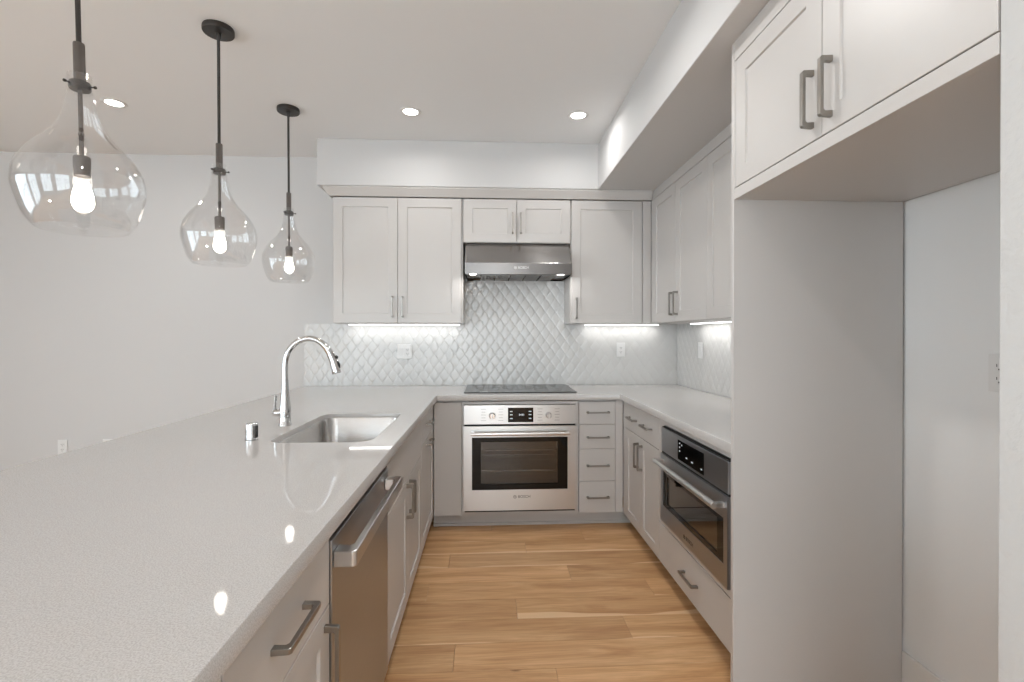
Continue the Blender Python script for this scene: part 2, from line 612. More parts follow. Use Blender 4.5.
# crown strip between the back wall cabinets and the soffit
cr = MB()
prof = [(0.0, ZT + 0.004), (-0.016, ZT + 0.004), (-0.050, ZS - 0.010), (-0.050, ZS - 0.0005), (0.0, ZS - 0.0005)]
fx = -1.126
A = [cr.bm.verts.new((XU, YU + 0.006 + d, z)) for d, z in prof]
B = [cr.bm.verts.new((fx + d + 0.0, YU + 0.006 + d, z)) for d, z in prof]
C_ = [cr.bm.verts.new((fx + d, YW - 0.001, z)) for d, z in prof]
for P, Q in ((A, B), (B, C_)):
    for i in range(len(prof)):
        j = (i + 1) % len(prof)
        cr.face([P[i], P[j], Q[j], Q[i]])
cr.face(A); cr.face(C_)
struct(cr.build('trim_1', 'cab'))

# ------------------------------------------------------------------ cabinets
def pull(parent, x, z, length=0.152, vertical=False, y=0.0, w=0.011):
    """square bar pull with splayed feet, standing out of the face at y (towards -y)"""
    L = length / 2
    o, i = 0.034, 0.024
    poly = [(-L - 0.002, 0.0), (-L, o - 0.004), (-L + 0.005, o), (L - 0.005, o), (L, o - 0.004), (L + 0.002, 0.0),
            (L - 0.014, 0.0), (L - 0.013, i - 0.004), (L - 0.018, i), (-L + 0.018, i), (-L + 0.013, i - 0.004), (-L + 0.014, 0.0)]
    m = MB()
    if vertical:
        m.prism(poly, -w / 2, w / 2, lambda u, v, k: (x + k, y - v, z + u))
    else:
        m.prism(poly, -w / 2, w / 2, lambda u, v, k: (x + u, y - v, z + k))
    return m.build('handle', 'nickel', parent, bevel=0.0012)

def shaker(name, parent, x0, x1, z0, z1, rail=0.062, rec=0.0065, th=0.02, mat='cab'):
    """framed door: flat frame around a recessed flat panel, front face at y=0"""
    m = MB()
    def ring(i, y):
        return [m.bm.verts.new(p) for p in ((x0 + i, y, z0 + i), (x1 - i, y, z0 + i), (x1 - i, y, z1 - i), (x0 + i, y, z1 - i))]
    R = [ring(0, th), ring(0, 0.0012), ring(0.0012, 0), ring(rail, 0), ring(rail + 0.0025, rec)]
    for A, B in zip(R, R[1:]):
        for i in range(4):
            j = (i + 1) % 4
            m.face([A[i], A[j], B[j], B[i]])
    m.face(R[-1])
    m.face(R[0][::-1])
    return m.build(name, mat, parent)

def slab(name, parent, x0, x1, z0, z1, th=0.02, mat='cab', y0=0.0):
    return MB().box(x0, x1, y0, y0 + th, z0, z1).build(name, mat, parent, bevel=0.0012)

def carcass(parent, w, d, z0, z1, x0=0.0, y0=0.022, t=0.018, toe=False, name='body', shelf=None, mat='cab', stiles=0.0):
    m = MB()
    m.box(x0 + 0.0004, x0 + t, y0, d, z0, z1)
    m.box(w - t, w - 0.0004, y0, d, z0, z1)
    m.box(x0 + t, w - t, y0, d, z0, z0 + t)
    m.box(x0 + t, w - t, y0, d, z1 - t, z1)
    m.box(x0 + t, w - t, d - 0.008, d, z0 + t, z1 - t)
    for s in (shelf or []):
        m.box(x0 + t, w - t, y0, d - 0.008, s - t / 2, s + t / 2)
    o = m.build(name, mat, parent)
    return o

def toe(parent, x0, x1, recess=0.09):
    m = MB()
    m.box(x0, x1, recess, recess + 0.016, 0.0, 0.0995)
    m.box(x0, x1, recess - 0.011, recess - 0.0003, 0.0, 0.018)
    return m.build('toe_kick', 'cab', parent)

G = 0.0015  # half the gap between neighbouring fronts
R90 = PI / 2
BT, BB, CT = 0.862, 0.103, 0.8735     # base fronts top / bottom, carcass top

# --- back run
c = thing('corner_filler_panel', 'tall plain cabinet front left of the wall oven, at the peninsula corner', 'cabinet panel', (-0.3665, YF, 0))
slab('panel', c, 0.0025, 0.184 + 0.0025, BB, BT)
toe(c, -0.01, 0.1865)
MB().box(0.0025, 0.186, 0.022, 0.040, 0.1, CT).build('backing', 'cab', c)

c = thing('oven_cabinet', 'greige base cabinet framing the wall oven beneath the cooktop', 'cabinet', (-0.1795, YF, 0))
W = 0.7905
fr = MB()
fr.box(0.002, 0.0125, 0, 0.02, 0.103, 0.866)
fr.box(W - 0.0185, W - 0.002, 0, 0.02, 0.103, 0.866)
fr.box(0.0125, W - 0.0185, 0, 0.02, 0.847, 0.866)
fr.box(0.0125, W - 0.0185, 0, 0.02, 0.103, 0.127)
fr.build('face_frame', 'cab', c)
m = MB()
m.box(0.0004, 0.008, 0.02, 0.60, 0.1, CT)
m.box(W - 0.008, W - 0.0004, 0.02, 0.60, 0.1, CT)
m.box(0.008, W - 0.008, 0.02, 0.60, 0.1, 0.120)
m.box(0.008, W - 0.008, 0.585, 0.60, 0.120, CT)
m.build('body', 'cab', c)
toe(c, 0.0, W)

c = thing('drawer_cabinet', 'narrow greige base cabinet with four stacked drawers right of the wall oven', 'cabinet', (0.6115, YF, 0))
W = 0.254
carcass(c, W, 0.60, 0.1, CT)
for z0, z1, zp in ((0.706, BT, 0.789), (0.539, 0.706, 0.620), (0.319, 0.539, 0.427), (BB, 0.319, 0.212)):
    d = slab('drawer', c, 0.004, W - 0.002, z0 + G, z1 - G)
    pull(d, 0.1335, zp)
slab('filler_panel', c, W + 0.0005, XF - 0.6115 - 0.001, BB - 0.001, CT - 0.002, y0=0.003)
toe(c, 0.0, 0.39)

# --- right run (faces -X; local x runs from the back corner towards the camera)
c = thing('base_cabinet', 'right-hand base cabinet with one two-pull drawer above two framed doors', 'cabinet', (XF, 3.2785, 0), -R90)
W = 3.2785 - 2.580
carcass(c, W, 0.60, 0.1, CT, x0=0.0)
slab('filler_strip', c, 0.0005, 0.056, BB, CT - 0.002, y0=0.001)
d = slab('drawer', c, 0.059, W - 0.002, 0.695, BT)
pull(d, 3.2785 - 3.045, 0.780); pull(d, 3.2785 - 2.765, 0.780)
xs = 3.2785 - 2.903
d = shaker('door', c, 0.059, xs - G, BB, 0.692, rail=0.058)
pull(d, xs - 0.036, 0.576, vertical=True)
d = shaker('door', c, xs + G, W - 0.002, BB, 0.692, rail=0.058)
pull(d, xs + 0.036, 0.576, vertical=True)
toe(c, 0.10, W)

c = thing('microwave_cabinet', 'right-hand base cabinet holding the microwave oven over one wide drawer', 'cabinet', (XF, 2.5795, 0), -R90)
W = 2.5795 - 1.7445
m = MB()
m.box(0.0004, 0.018, 0.022, 0.60, 0.1, CT)
m.box(W - 0.018, W - 0.0004, 0.022, 0.60, 0.1, CT)
m.box(0.018, W - 0.018, 0.022, 0.60, 0.1, 0.118)
m.box(0.018, W - 0.018, 0.022, 0.60, 0.330, 0.345)
m.box(0.018, W - 0.018, 0.59, 0.60, 0.118, CT)
m.build('body', 'cab', c)
fr = MB()
fr.box(0.002, 0.083, 0, 0.02, 0.315, 0.868)
fr.box(W - 0.036, W - 0.002, 0, 0.02, 0.315, 0.868)
fr.box(0.083, W - 0.036, 0, 0.02, 0.846, 0.868)
fr.box(0.083, W - 0.036, 0, 0.02, 0.315, 0.352)
fr.build('face_frame', 'cab', c)
d = slab('drawer', c, 0.002, W - 0.002, BB, 0.311)
pull(d, 2.5795 - 2.165, 0.205)
toe(c, 0.0, W)

# --- peninsula (faces +X; local x runs away from the camera)
def pen(y0, name, label, cat='cabinet'):
    return thing(name, label, cat, (XP, y0, 0), R90)

c = pen(0.232, 'base_cabinet', 'peninsula cabinet nearest the camera, barely showing at the bottom edge')
W = 0.692 - 0.232
carcass(c, W, 0.60, 0.1, CT)
d = slab('drawer', c, 0.002, W - 0.0025, 0.695, BT); pull(d, W / 2, 0.777)
d = shaker('door', c, 0.002, W - 0.0025, BB, 0.692, rail=0.062); pull(d, 0.035, 0.585, vertical=True)
toe(c, 0.0, W)

c = pen(0.692, 'base_cabinet', 'peninsula cabinet with one drawer and one door, on the near side of the dishwasher')
W = 1.1485 - 0.692
carcass(c, W, 0.60, 0.1, CT)
d = slab('drawer', c, 0.0025, W - 0.0025, 0.695, BT); pull(d, 0.226, 0.777)
d = shaker('door', c, 0.0025, W - 0.0025, BB, 0.692, rail=0.062); pull(d, W - 0.036, 0.585, vertical=True)
toe(c, 0.0, W)

c = pen(1.786, 'sink_base_cabinet', 'peninsula cabinet under the sink, two framed doors below a plain false front')
W = 2.700 - 1.786
carcass(c, W, 0.60, 0.1, 0.66)
for a, b in ((0.0004, 0.018), (W - 0.018, W - 0.0004)):
    MB().box(a, b, 0.022, 0.60, 0.6605, CT).build('upper_side', 'cab', c)
slab('false_front', c, 0.0025, W - 0.0025, 0.658, BT)
xs = 2.246 - 1.786
d = shaker('door', c, 0.0025, xs - G, BB, 0.655, rail=0.062); pull(d, xs - 0.038, 0.565, vertical=True)
d = shaker('door', c, xs + G, W - 0.0025, BB, 0.655, rail=0.062); pull(d, xs + 0.038, 0.565, vertical=True)
toe(c, 0.0, W)

c = pen(2.7005, 'pull_out_cabinet', 'last peninsula cabinet before the corner, its drawer and door both with level pulls')
W = 3.2785 - 2.7005
carcass(c, W, 0.60, 0.1, CT)
d = slab('drawer', c, 0.0025, W - 0.002, 0.698, BT); pull(d, 0.300, 0.780)
d = shaker('door', c, 0.0025, W - 0.002, BB, 0.695, rail=0.062); pull(d, 0.300, 0.660)
toe(c, 0.0, W + 0.08)

# panel that closes the living-room side of the peninsula
tag(MB().box(-0.990, -0.972, 0.232, 3.888, 0.0005, 0.8735).build('peninsula_back_panel', 'cab', bevel=0.001),
    'plain cabinet panel closing the far side of the peninsula, below the overhang', 'cabinet panel')

# --- wall cabinets, back run
def wallcab(name, label, x0, w, z0, doors, pulls, rail=0.066, depth=0.326):
    c = thing(name, label, 'cabinet', (x0, YU, 0))
    carcass(c, w, depth, z0, ZT, y0=0.022)
    for (a, b), (px, pz) in zip(doors, pulls):
        d = shaker('door', c, a + G, b - G, z0 + (0.001 if z0 < 1.5 else 0.002), ZT - 0.002, rail=rail)
        pull(d, px, pz, vertical=True)
    return c

c = wallcab('wall_cabinet', 'tall two-door wall cabinet at the left end, above the outlet with a switch', -1.1245, 0.9395, ZU,
        [(0.008, 0.4685), (0.4685, 0.928)], [(0.4685 - 0.036, 1.519), (0.4685 + 0.036, 1.519)])
c = wallcab('wall_cabinet', 'short two-door wall cabinet directly above the range hood', -0.1845, 0.7915, 1.990,
        [(0.002, 0.3915), (0.3915, 0.788)], [(0.3915 - 0.030, 2.131), (0.3915 + 0.030, 2.131)])
c = wallcab('wall_cabinet', 'tall single-door wall cabinet on the right of the range hood', 0.6075, XU - 0.6075 + 0.30, ZU,
        [(0.0045, 0.534)], [(0.040, 1.512)])
slab('filler_panel', c, 0.538, XU - 0.6075 - 0.0006, ZU + 0.001, ZT, y0=0.002)

# --- wall cabinets, right run
c = thing('wall_cabinet', 'two-door wall cabinet on the right wall, next to the inside corner', 'cabinet', (XU, 3.5655, 0), -R90)
W = 3.5655 - 2.641
carcass(c, W, 0.322, ZU, ZT, y0=0.022)
slab('filler_strip', c, 0.0008, 0.0385, ZU + 0.001, ZT, y0=0.001)
xs = 3.5655 - 3.095
d = shaker('door', c, 0.0415, xs - G, ZU + 0.001, ZT - 0.002, rail=0.066); pull(d, xs - 0.036, 1.519, vertical=True)
d = shaker('door', c, xs + G, W - G, ZU + 0.001, ZT - 0.002, rail=0.066); pull(d, xs + 0.036, 1.519, vertical=True)
slab('filler_rail', c, 0.0008, W, ZT + 0.004, ZS - 0.0008, y0=0.003)
c = thing('wall_cabinet', 'wall cabinet on the right wall, its framed door partly hidden by the tall side panel', 'cabinet', (XU, 2.6405, 0), -R90)
W = 2.6405 - 1.7445
carcass(c, W, 0.322, ZU, ZT, y0=0.022)
xs = 2.6405 - 2.190
d = shaker('door', c, G, xs - G, ZU + 0.001, ZT - 0.002, rail=0.066); pull(d, xs - 0.036, 1.519, vertical=True)
d = shaker('door', c, xs + G, W - 0.002, ZU + 0.001, ZT - 0.002, rail=0.066); pull(d, xs + 0.036, 1.519, vertical=True)
slab('filler_rail', c, 0.0005, W, ZT + 0.004, ZS - 0.0008, y0=0.003)

# --- refrigerator recess
m = MB()
m.prism([(XA, YA1), (XR - 0.010, YA1), (XR - 0.007, YA1 + 0.0195), (XA, YA1 + 0.0195)], 0.0005, ZS - 0.001, lambda u, v, w: (u, v, w))
tag(m.build('refrigerator_side_panel', 'cab', bevel=0.001), 'floor-to-soffit greige panel between the microwave cabinet and the empty refrigerator recess', 'cabinet panel')

c = thing('refrigerator_cabinet', 'deep two-door cabinet hung over the empty refrigerator recess', 'cabinet', (XA, YA1 - 0.0005, 0), -R90)
W = YA1 - YA0 - 0.002
m = MB()
m.box(0.0006, 0.018, 0.0202, 0.640, 1.8055, ZS - 0.002)
m.box(W - 0.018, W - 0.0004, 0.0202, 0.640, 1.8055, ZS - 0.002)
m.box(0.018, W - 0.018, 0.0202, 0.640, 1.8055, 1.824)
m.box(0.018, W - 0.018, 0.0202, 0.640, ZS - 0.02, ZS - 0.002)
m.box(0.018, W - 0.018, 0.632, 0.640, 1.824, ZS - 0.02)
m.build('body', 'cab', c)
slab('bottom_rail', c, 0.0008, W - 0.0006, 1.805, 1.8435)
slab('top_rail', c, 0.0008, W - 0.0006, 2.304, ZS - 0.0015)
slab('end_stile', c, 0.0008, 0.010, 1.845, 2.3025)
xs = YA1 - 1.259
d = shaker('door', c, 0.0125, xs - G, 1.847, 2.301, rail=0.064); pull(d, xs - 0.036, 1.960, vertical=True, length=0.155, w=0.013)
d = shaker('door', c, xs + G, W - 0.003, 1.847, 2.301, rail=0.064); pull(d, xs + 0.036, 1.960, vertical=True, length=0.155, w=0.013)

# ------------------------------------------------------------------ worktop with sink cut-out
def rrect(x0, x1, y0, y1, r, n=6):
    pts = []
    for cx, cy, a0 in ((x1 - r, y1 - r, 0), (x0 + r, y1 - r, 90), (x0 + r, y0 + r, 180), (x1 - r, y0 + r, 270)):
        for k in range(n + 1):
            a = math.radians(a0 + 90 * k / n)
            pts.append((cx + r * math.cos(a), cy + r * math.sin(a)))
    return pts

SX0, SX1, SY0, SY1, SR = -0.828, -0.441, 1.850, 2.528, 0.065
outline = [(-1.4437, 0.232), (-0.343, 0.232), (-0.343, 3.2555), (0.894, 3.2555), (0.894, 1.7445), (XR - 0.0115, 1.7445), (XR - 0.0115, YW - 0.0118), (-1.4437, YW - 0.0118)]
cu = bpy.data.curves.new('worktop_outline', 'CURVE')
cu.dimensions = '2D'
cu.fill_mode = 'BOTH'
for pts in (outline, rrect(SX0, SX1, SY0, SY1, SR, 8)):
    s = cu.splines.new('POLY')
    s.points.add(len(pts) - 1)
    for p, (x, y) in zip(s.points, pts):
        p.co = (x, y, 0, 1)
    s.use_cyclic_u = True
cu.extrude = 0.0198
tmp = bpy.data.objects.new('worktop_tmp', cu)
COL.objects.link(tmp)
dg = bpy.context.evaluated_depsgraph_get()
me = bpy.data.meshes.new_from_object(tmp.evaluated_get(dg))
bpy.data.objects.remove(tmp)
bm = bmesh.new(); bm.from_mesh(me)
bmesh.ops.remove_doubles(bm, verts=bm.verts, dist=1e-5)
bmesh.ops.translate(bm, verts=bm.verts, vec=(0, 0, CH - 0.0198))
bmesh.ops.recalc_face_normals(bm, faces=bm.faces)
bm.to_mesh(me); bm.free()
me.materials.clear(); me.materials.append(M['quartz'])
wt = bpy.data.objects.new('countertop', me)
COL.objects.link(wt)
mod = wt.modifiers.new('bevel', 'BEVEL'); mod.width = 0.002; mod.segments = 2; mod.limit_method = 'ANGLE'; mod.angle_limit = math.radians(60)
tag(wt, 'U-shaped white speckled quartz worktop running from the peninsula around to the right-hand wall', 'countertop')

# ------------------------------------------------------------------ sink
s = thing('sink', 'undermount stainless steel sink set into the peninsula worktop', 'sink', (0, 0, 0))
m = MB()
def sring(i, r, z):
    return [m.bm.verts.new((x, y, z)) for x, y in rrect(SX0 + i, SX1 - i, SY0 + i, SY1 - i, r, 8)]
zt = CH - 0.0408
R = [sring(0.0015, SR - 0.0015, CH - 0.021), sring(0.003, SR - 0.003, CH - 0.0205), sring(0.005, SR - 0.005, CH - 0.024), sring(0.005, SR - 0.005, zt - 0.17),
     sring(0.010, SR - 0.008, zt - 0.188), sring(0.022, SR - 0.018, zt - 0.198), sring(0.12, 0.04, zt - 0.203)]
for A_, B_ in zip(R, R[1:]):
    n = len(A_)
    for i in range(n):
        j = (i + 1) % n
        m.face([A_[i], A_[j], B_[j], B_[i]])
m.face(R[-1])
b = m.build('basin', 'sink', s, smooth=True)
m = MB().lathe([(0.0, zt - 0.204), (0.030, zt - 0.2035), (0.036, zt - 0.1995), (0.045, zt - 0.1995), (0.047, zt - 0.2025)], 28, (-0.635, 2.19))
m.build('drain', 'chrome', s, smooth=True)

# ------------------------------------------------------------------ faucet
f = thing('faucet', 'tall chrome gooseneck faucet with pull-down head behind the sink', 'faucet', (-0.902, 2.213, CH))
MB().lathe([(0.0, 0.0), (0.0275, 0.0), (0.0275, 0.004), (0.0245, 0.008), (0.0235, 0.040), (0.0245, 0.066), (0.0225, 0.085), (0.0185, 0.12), (0.0150, 0.17), (0.0140, 0.20), (0.0, 0.20)], 28).build('base', 'chrome', f, smooth=True)
fp = [(0, .18), (0, .26), (.003, .295), (.018, .333), (.043, .362), (.073, .379), (.104, .385), (.135, .379), (.161, .364), (.182, .342), (.198, .315), (.210, .285), (.219, .255), (.226, .229)]
def catmull(P, n=4):
    out = []
    for i in range(len(P) - 1):
        p0 = P[max(i - 1, 0)]; p1 = P[i]; p2 = P[i + 1]; p3 = P[min(i + 2, len(P) - 1)]
        for q in range(n):
            t = q / n
            out.append(tuple(0.5 * (2 * p1[k] + (p2[k] - p0[k]) * t + (2 * p0[k] - 5 * p1[k] + 4 * p2[k] - p3[k]) * t * t + (3 * p1[k] - p0[k] - 3 * p2[k] + p3[k]) * t ** 3) for k in (0, 1)))
    out.append(P[-1])
    return out
MB().tube([(x, 0, z) for x, z in catmull(fp[:9])], 0.0125, 18).build('spout', 'chrome', f, smooth=True)
hpath = [Vector((x, 0, z)) for x, z in catmull(fp[7:])][3:]
nh = len(hpath)
hd = MB().tube(hpath, [0.0136 + 0.0062 * (q / (nh - 1)) if q < nh - 1 else 0.0182 for q in range(nh)], 20).build('spray_head', 'chrome', f, smooth=True)
e = hpath[-1]
t = (hpath[-1] - hpath[-4]).normalized()
e = e - t * 0.108
nrm = Vector((-t.z, 0, t.x))
if nrm.x < 0:
    nrm = -nrm
m = MB()
for a_, b_ in ((0.030, 0.044), (0.055, 0.088)):
    m.tube([e + t * a_ + nrm * 0.0155, e + t * (a_ + b_) / 2 + nrm * 0.0195, e + t * b_ + nrm * 0.0175], [0.004, 0.006, 0.004], 10)
m.build('spray_button', 'black', hd, smooth=True)
m = MB()
m.lathe([(0.0, -0.052), (0.012, -0.052), (0.0165, -0.048), (0.0175, -0.036), (0.0165, -0.015)], 20, (0.0, 0.056), axis='x')
m.tube([(-0.044, 0, 0.060), (-0.043, -0.004, 0.078), (-0.040, -0.007, 0.100), (-0.037, -0.009, 0.135)], [0.0085, 0.0065, 0.0050, 0.0058], 12)
m.build('lever', 'chrome', f, smooth=True)

g = thing('air_gap', 'short chrome air gap cylinder on the worktop left of the sink', 'air gap', (-0.901, 1.904, CH))
MB().lathe([(0.0, 0.0), (0.0235, 0.0), (0.0235, 0.003), (0.0215, 0.0045), (0.0215, 0.058), (0.0205, 0.064), (0.017, 0.0675), (0.0, 0.0685)], 32).build('cap', 'chrome', g, smooth=True)
m = MB()
for k in range(-2, 3):
    a = math.radians(-20 + k * 13)
    cxx, cyy = 0.0215 * math.cos(a), 0.0215 * math.sin(a)
    m.tube([(cxx, cyy, 0.012), (cxx, cyy, 0.056)], 0.0016, 8)
m.build('vent_slots', 'black', g)

# ------------------------------------------------------------------ cooktop
k = thing('cooktop', 'flat black glass cooktop laid in the worktop above the wall oven', 'cooktop', (-0.169, 3.352, CH))
MB().box(0.0, 0.784, 0.0, 0.532, 0.0003, 0.006).build('glass_top', 'black_glass', k, bevel=0.0015)
m = MB()
for cx, cy, r in ((0.17, 0.15, 0.075), (0.17, 0.39, 0.10), (0.60, 0.15, 0.10), (0.60, 0.39, 0.075), (0.39, 0.29, 0.12)):
    m.lathe([(r, 0.00605), (r, 0.0064), (r - 0.0025, 0.0064), (r - 0.0025, 0.00605)], 40, (cx, cy))
m.build('burner_ring', 'marks', k)
m = MB()
for q in range(5):
    m.box(0.11 + q * 0.012, 0.119 + q * 0.012, 0.022, 0.034, 0.00605, 0.0064)
m.build('touch_controls', 'logo_light', k)

# ------------------------------------------------------------------ ovens
def oven_handle(parent, x0, x1, z, out=0.052, r=0.0115, foot=0.03):
    m = MB()
    m.tube([(x0, -out, z), (x1, -out, z)], r, 20)
    for x in (x0 + 0.012, x1 - 0.012):
        m.box(x - 0.011, x + 0.011, -out, -0.0002, z - 0.010, z + 0.010)
    return m.build('handle', 'steel', parent, smooth=True, bevel=0.001)

def dash(m, x, z, w, h=0.0022, y=-0.0006):
    m.box(x - w / 2, x + w / 2, y, 0.0006, z - h / 2, z + h / 2)

def bosch(parent, x, z, size, mat, y=-0.0005):
    """round emblem and word mark"""
    rot = Matrix.Rotation(PI / 2, 4, 'X')
    o = text_part('logo', 'BOSCH', size, 0.0005, mat, parent, Matrix.Translation((x, y, z)) @ rot)
    m = MB()
    R_ = size * 0.42
    m.lathe([(R_, y - 0.0005), (R_, y + 0.0004), (R_ * 0.78, y + 0.0004), (R_ * 0.78, y - 0.0005), (R_, y - 0.0005)], 28, (x - size * 0.75, z), axis='y')
    m.box(x - size * 0.75 - R_ * 0.45, x - size * 0.75 + R_ * 0.45, y - 0.0005, y + 0.0004, z - R_ * 0.12, z + R_ * 0.12)
    for s_ in (-1, 1):
        m.box(x - size * 0.75 + s_ * R_ * 0.38 - R_ * 0.08, x - size * 0.75 + s_ * R_ * 0.38 + R_ * 0.08, y - 0.0005, y + 0.0004, z - R_ * 0.5, z + R_ * 0.5)
    m.build('emblem', mat, parent)
    return o

o = thing('wall_oven', 'large stainless wall oven with two knobs, built in beneath the cooktop', 'oven', (-0.166, YF - 0.020, 0.130))
W, H = 0.756, 0.7145
m = MB()   # hollow cavity
m.box(0.02, 0.06, 0.0215, 0.56, 0.0, 0.70); m.box(W - 0.06, W - 0.02, 0.0215, 0.56, 0.0, 0.70)
m.box(0.06, W - 0.06, 0.0215, 0.56, 0.0, 0.13); m.box(0.06, W - 0.06, 0.0215, 0.56, 0.53, 0.70)
m.box(0.06, W - 0.06, 0.54, 0.56, 0.13, 0.53)
m.build('cavity', 'enamel', o)
MB().box(0.008, W - 0.008, -0.0015, 0.018, 0.0, 0.008).build('bottom_vent', 'dark_gap', o)
cp = MB().box(0.0, W, -0.004, 0.019, 0.586, H).build('control_panel', 'steel', o, bevel=0.002)
MB().box(0.004, W - 0.004, 0.004, 0.018, 0.572, 0.586).build('vent_gap', 'dark_gap', o)
dr = MB()
wx0, wx1, wz0, wz1 = 0.056, 0.699, 0.148, 0.500
dr.box(0.0, wx0, -0.006, 0.017, 0.0095, 0.574); dr.box(wx1, W, -0.006, 0.017, 0.0095, 0.574)
dr.box(wx0, wx1, -0.006, 0.017, 0.0095, wz0); dr.box(wx0, wx1, -0.006, 0.017, wz1, 0.574)
dr = dr.build('door', 'steel', o)
m = MB()
ix0, ix1, iz0, iz1 = 0.116, 0.634, 0.186, 0.468
m.box(wx0, ix0, -0.004, 0.012, wz0, wz1); m.box(ix1, wx1, -0.004, 0.012, wz0, wz1)
m.box(ix0, ix1, -0.004, 0.012, wz0, iz0); m.box(ix0, ix1, -0.004, 0.012, iz1, wz1)
m.build('door_glass', 'black_glass', dr)
MB().box(ix0, ix1, 0.002, 0.006, iz0, iz1).build('window', 'oven_glass', dr)
oven_handle(dr, 0.050, 0.706, 0.530)
bosch(dr, 0.363, 0.100, 0.026, 'logo_dark', -0.0063)
for z in (0.26, 0.40):
    m = MB()
    m.tube([(0.075, 0.05, z), (W - 0.075, 0.05, z)], 0.004, 10)
    m.tube([(0.075, 0.50, z), (W - 0.075, 0.50, z)], 0.004, 10)
    for q in range(14):
        x = 0.075 + (W - 0.15) * q / 13
        m.tube([(x, 0.05, z), (x, 0.50, z)], 0.0022, 8)
    m.build('rack', 'rack', o, smooth=True)
for kx in (0.191, 0.570):
    m = MB().lathe([(0.0, -0.036), (0.017, -0.036), (0.0195, -0.033), (0.0215, -0.010), (0.0225, -0.0045), (0.0, -0.0045)], 30, (kx, 0.646), axis='y')
    kn = m.build('knob', 'chrome', o, smooth=True)
    MB().box(kx - 0.0035, kx + 0.0035, -0.0395, -0.0362, 0.628, 0.664).build('grip', 'steel', kn, bevel=0.001)
MB().box(0.297, 0.467, -0.0055, 0.0, 0.600, 0.697).build('display', 'black_glass', o)
m = MB()
for x in (0.319, 0.445):
    for z in (0.672, 0.650, 0.625):
        m = MB()
        dash(m, x, z, 0.017, 0.006, -0.0062)
        m.build('display_mark', 'digits', o)
m = MB()
for q, (x, w_) in enumerate(((0.374, 0.005), (0.382, 0.007), (0.392, 0.008), (0.402, 0.004))):
    dash(m, x, 0.650, w_, 0.012 if q != 1 else 0.006, -0.0062)
m.build('display_clock', 'digits', o)
for kx in (0.191, 0.570):
    for s_ in (-1, 1):
        m = MB()
        for q in range(5):
            dash(m, kx + s_ * 0.058, 0.688 - q * 0.019, 0.034 - 0.008 * (q % 2), 0.0020, -0.0046)
        m.build('dial_markings', 'marks', o)

o = thing('microwave_oven', 'smaller stainless built-in microwave oven under the right-hand counter, bar handle across its top', 'microwave oven', (XF - 0.016, 2.493, 0.354), -R90)
W, H = 0.708, 0.488
m = MB()
m.box(0.012, 0.045, 0.0165, 0.50, 0.0, 0.46); m.box(W - 0.045, W - 0.012, 0.0165, 0.50, 0.0, 0.46)
m.box(0.045, W - 0.045, 0.0165, 0.50, 0.0, 0.04); m.box(0.045, W - 0.045, 0.0165, 0.50, 0.33, 0.46)
m.box(0.045, W - 0.045, 0.48, 0.50, 0.04, 0.33)
m.build('cavity', 'enamel', o)
MB().box(0.0, W, -0.002, 0.0145, 0.360, H - 0.006).build('control_panel', 'steel_v', o, bevel=0.0015)
m = MB(); m.box(0.0, W, 0.002, 0.0145, 0.350, 0.3598); m.box(0.002, W - 0.002, 0.002, 0.0145, H - 0.0058, H - 0.001)
m.build('vent_gap', 'dark_gap', o)
wx0, wx1, wz0, wz1 = 0.030, W - 0.030, 0.085, 0.262
dr = MB()
dr.box(0.0, wx0, -0.006, 0.0145, 0.001, 0.350); dr.box(wx1, W, -0.006, 0.0145, 0.001, 0.350)
dr.box(wx0, wx1, -0.006, 0.0145, 0.001, wz0); dr.box(wx0, wx1, -0.006, 0.0145, wz1, 0.350)
dr = dr.build('door', 'steel_v', o)
m = MB()
ix0, ix1, iz0, iz1 = 0.085, W - 0.085, 0.105, 0.245
m.box(wx0, ix0, -0.004, 0.010, wz0, wz1); m.box(ix1, wx1, -0.004, 0.010, wz0, wz1)
m.box(ix0, ix1, -0.004, 0.010, wz0, iz0); m.box(ix0, ix1, -0.004, 0.010, iz1, wz1)
m.build('door_glass', 'black_glass', dr)
MB().box(ix0, ix1, 0.000, 0.004, iz0, iz1).build('window', 'oven_glass', dr)
oven_handle(dr, 0.020, W - 0.020, 0.312, out=0.047, r=0.0135)
bosch(dr, 0.325, 0.035, 0.024, 'logo_dark', -0.0063)
MB().box(0.222, 0.500, -0.0035, 0.0, 0.372, 0.464).build('display', 'black_glass', o)
m = MB()
for x, z, w_ in ((0.245, 0.450, 0.010), (0.245, 0.432, 0.010), (0.245, 0.414, 0.010), (0.270, 0.446, 0.008), (0.325, 0.400, 0.016), (0.385, 0.396, 0.018), (0.48, 0.392, 0.012)):
    m = MB()
    dash(m, x, z, w_, 0.006, -0.0042)
    m.build('display_mark', 'digits', o)

# ------------------------------------------------------------------ dishwasher
o = thing('dishwasher', 'stainless dishwasher with a wide bar handle, built into the peninsula', 'dishwasher', (XP, 1.1495, 0), R90)
W = 1.7855 - 1.1495
MB().box(0.006, W - 0.006, 0.030, 0.58, 0.10, 0.862).build('tub', 'black', o)
MB().box(0.003, W - 0.003, -0.004, 0.028, 0.104, 0.836).build('door', 'steel_v', o, bevel=0.003)
MB().box(0.003, W - 0.003, 0.012, 0.029, 0.8365, 0.842).build('control_strip', 'black_glass', o, bevel=0.001)
hm = MB()
poly = [(0.012, 0.004), (0.012, 0.050), (0.018, 0.058), (W - 0.018, 0.058), (W - 0.012, 0.050), (W - 0.012, 0.004),
        (W - 0.055, 0.004), (W - 0.052, 0.034), (W - 0.060, 0.040), (0.060, 0.040), (0.052, 0.034), (0.055, 0.004)]
hm.prism(poly, 0.768, 0.806, lambda u, v, w: (u, -v, w))
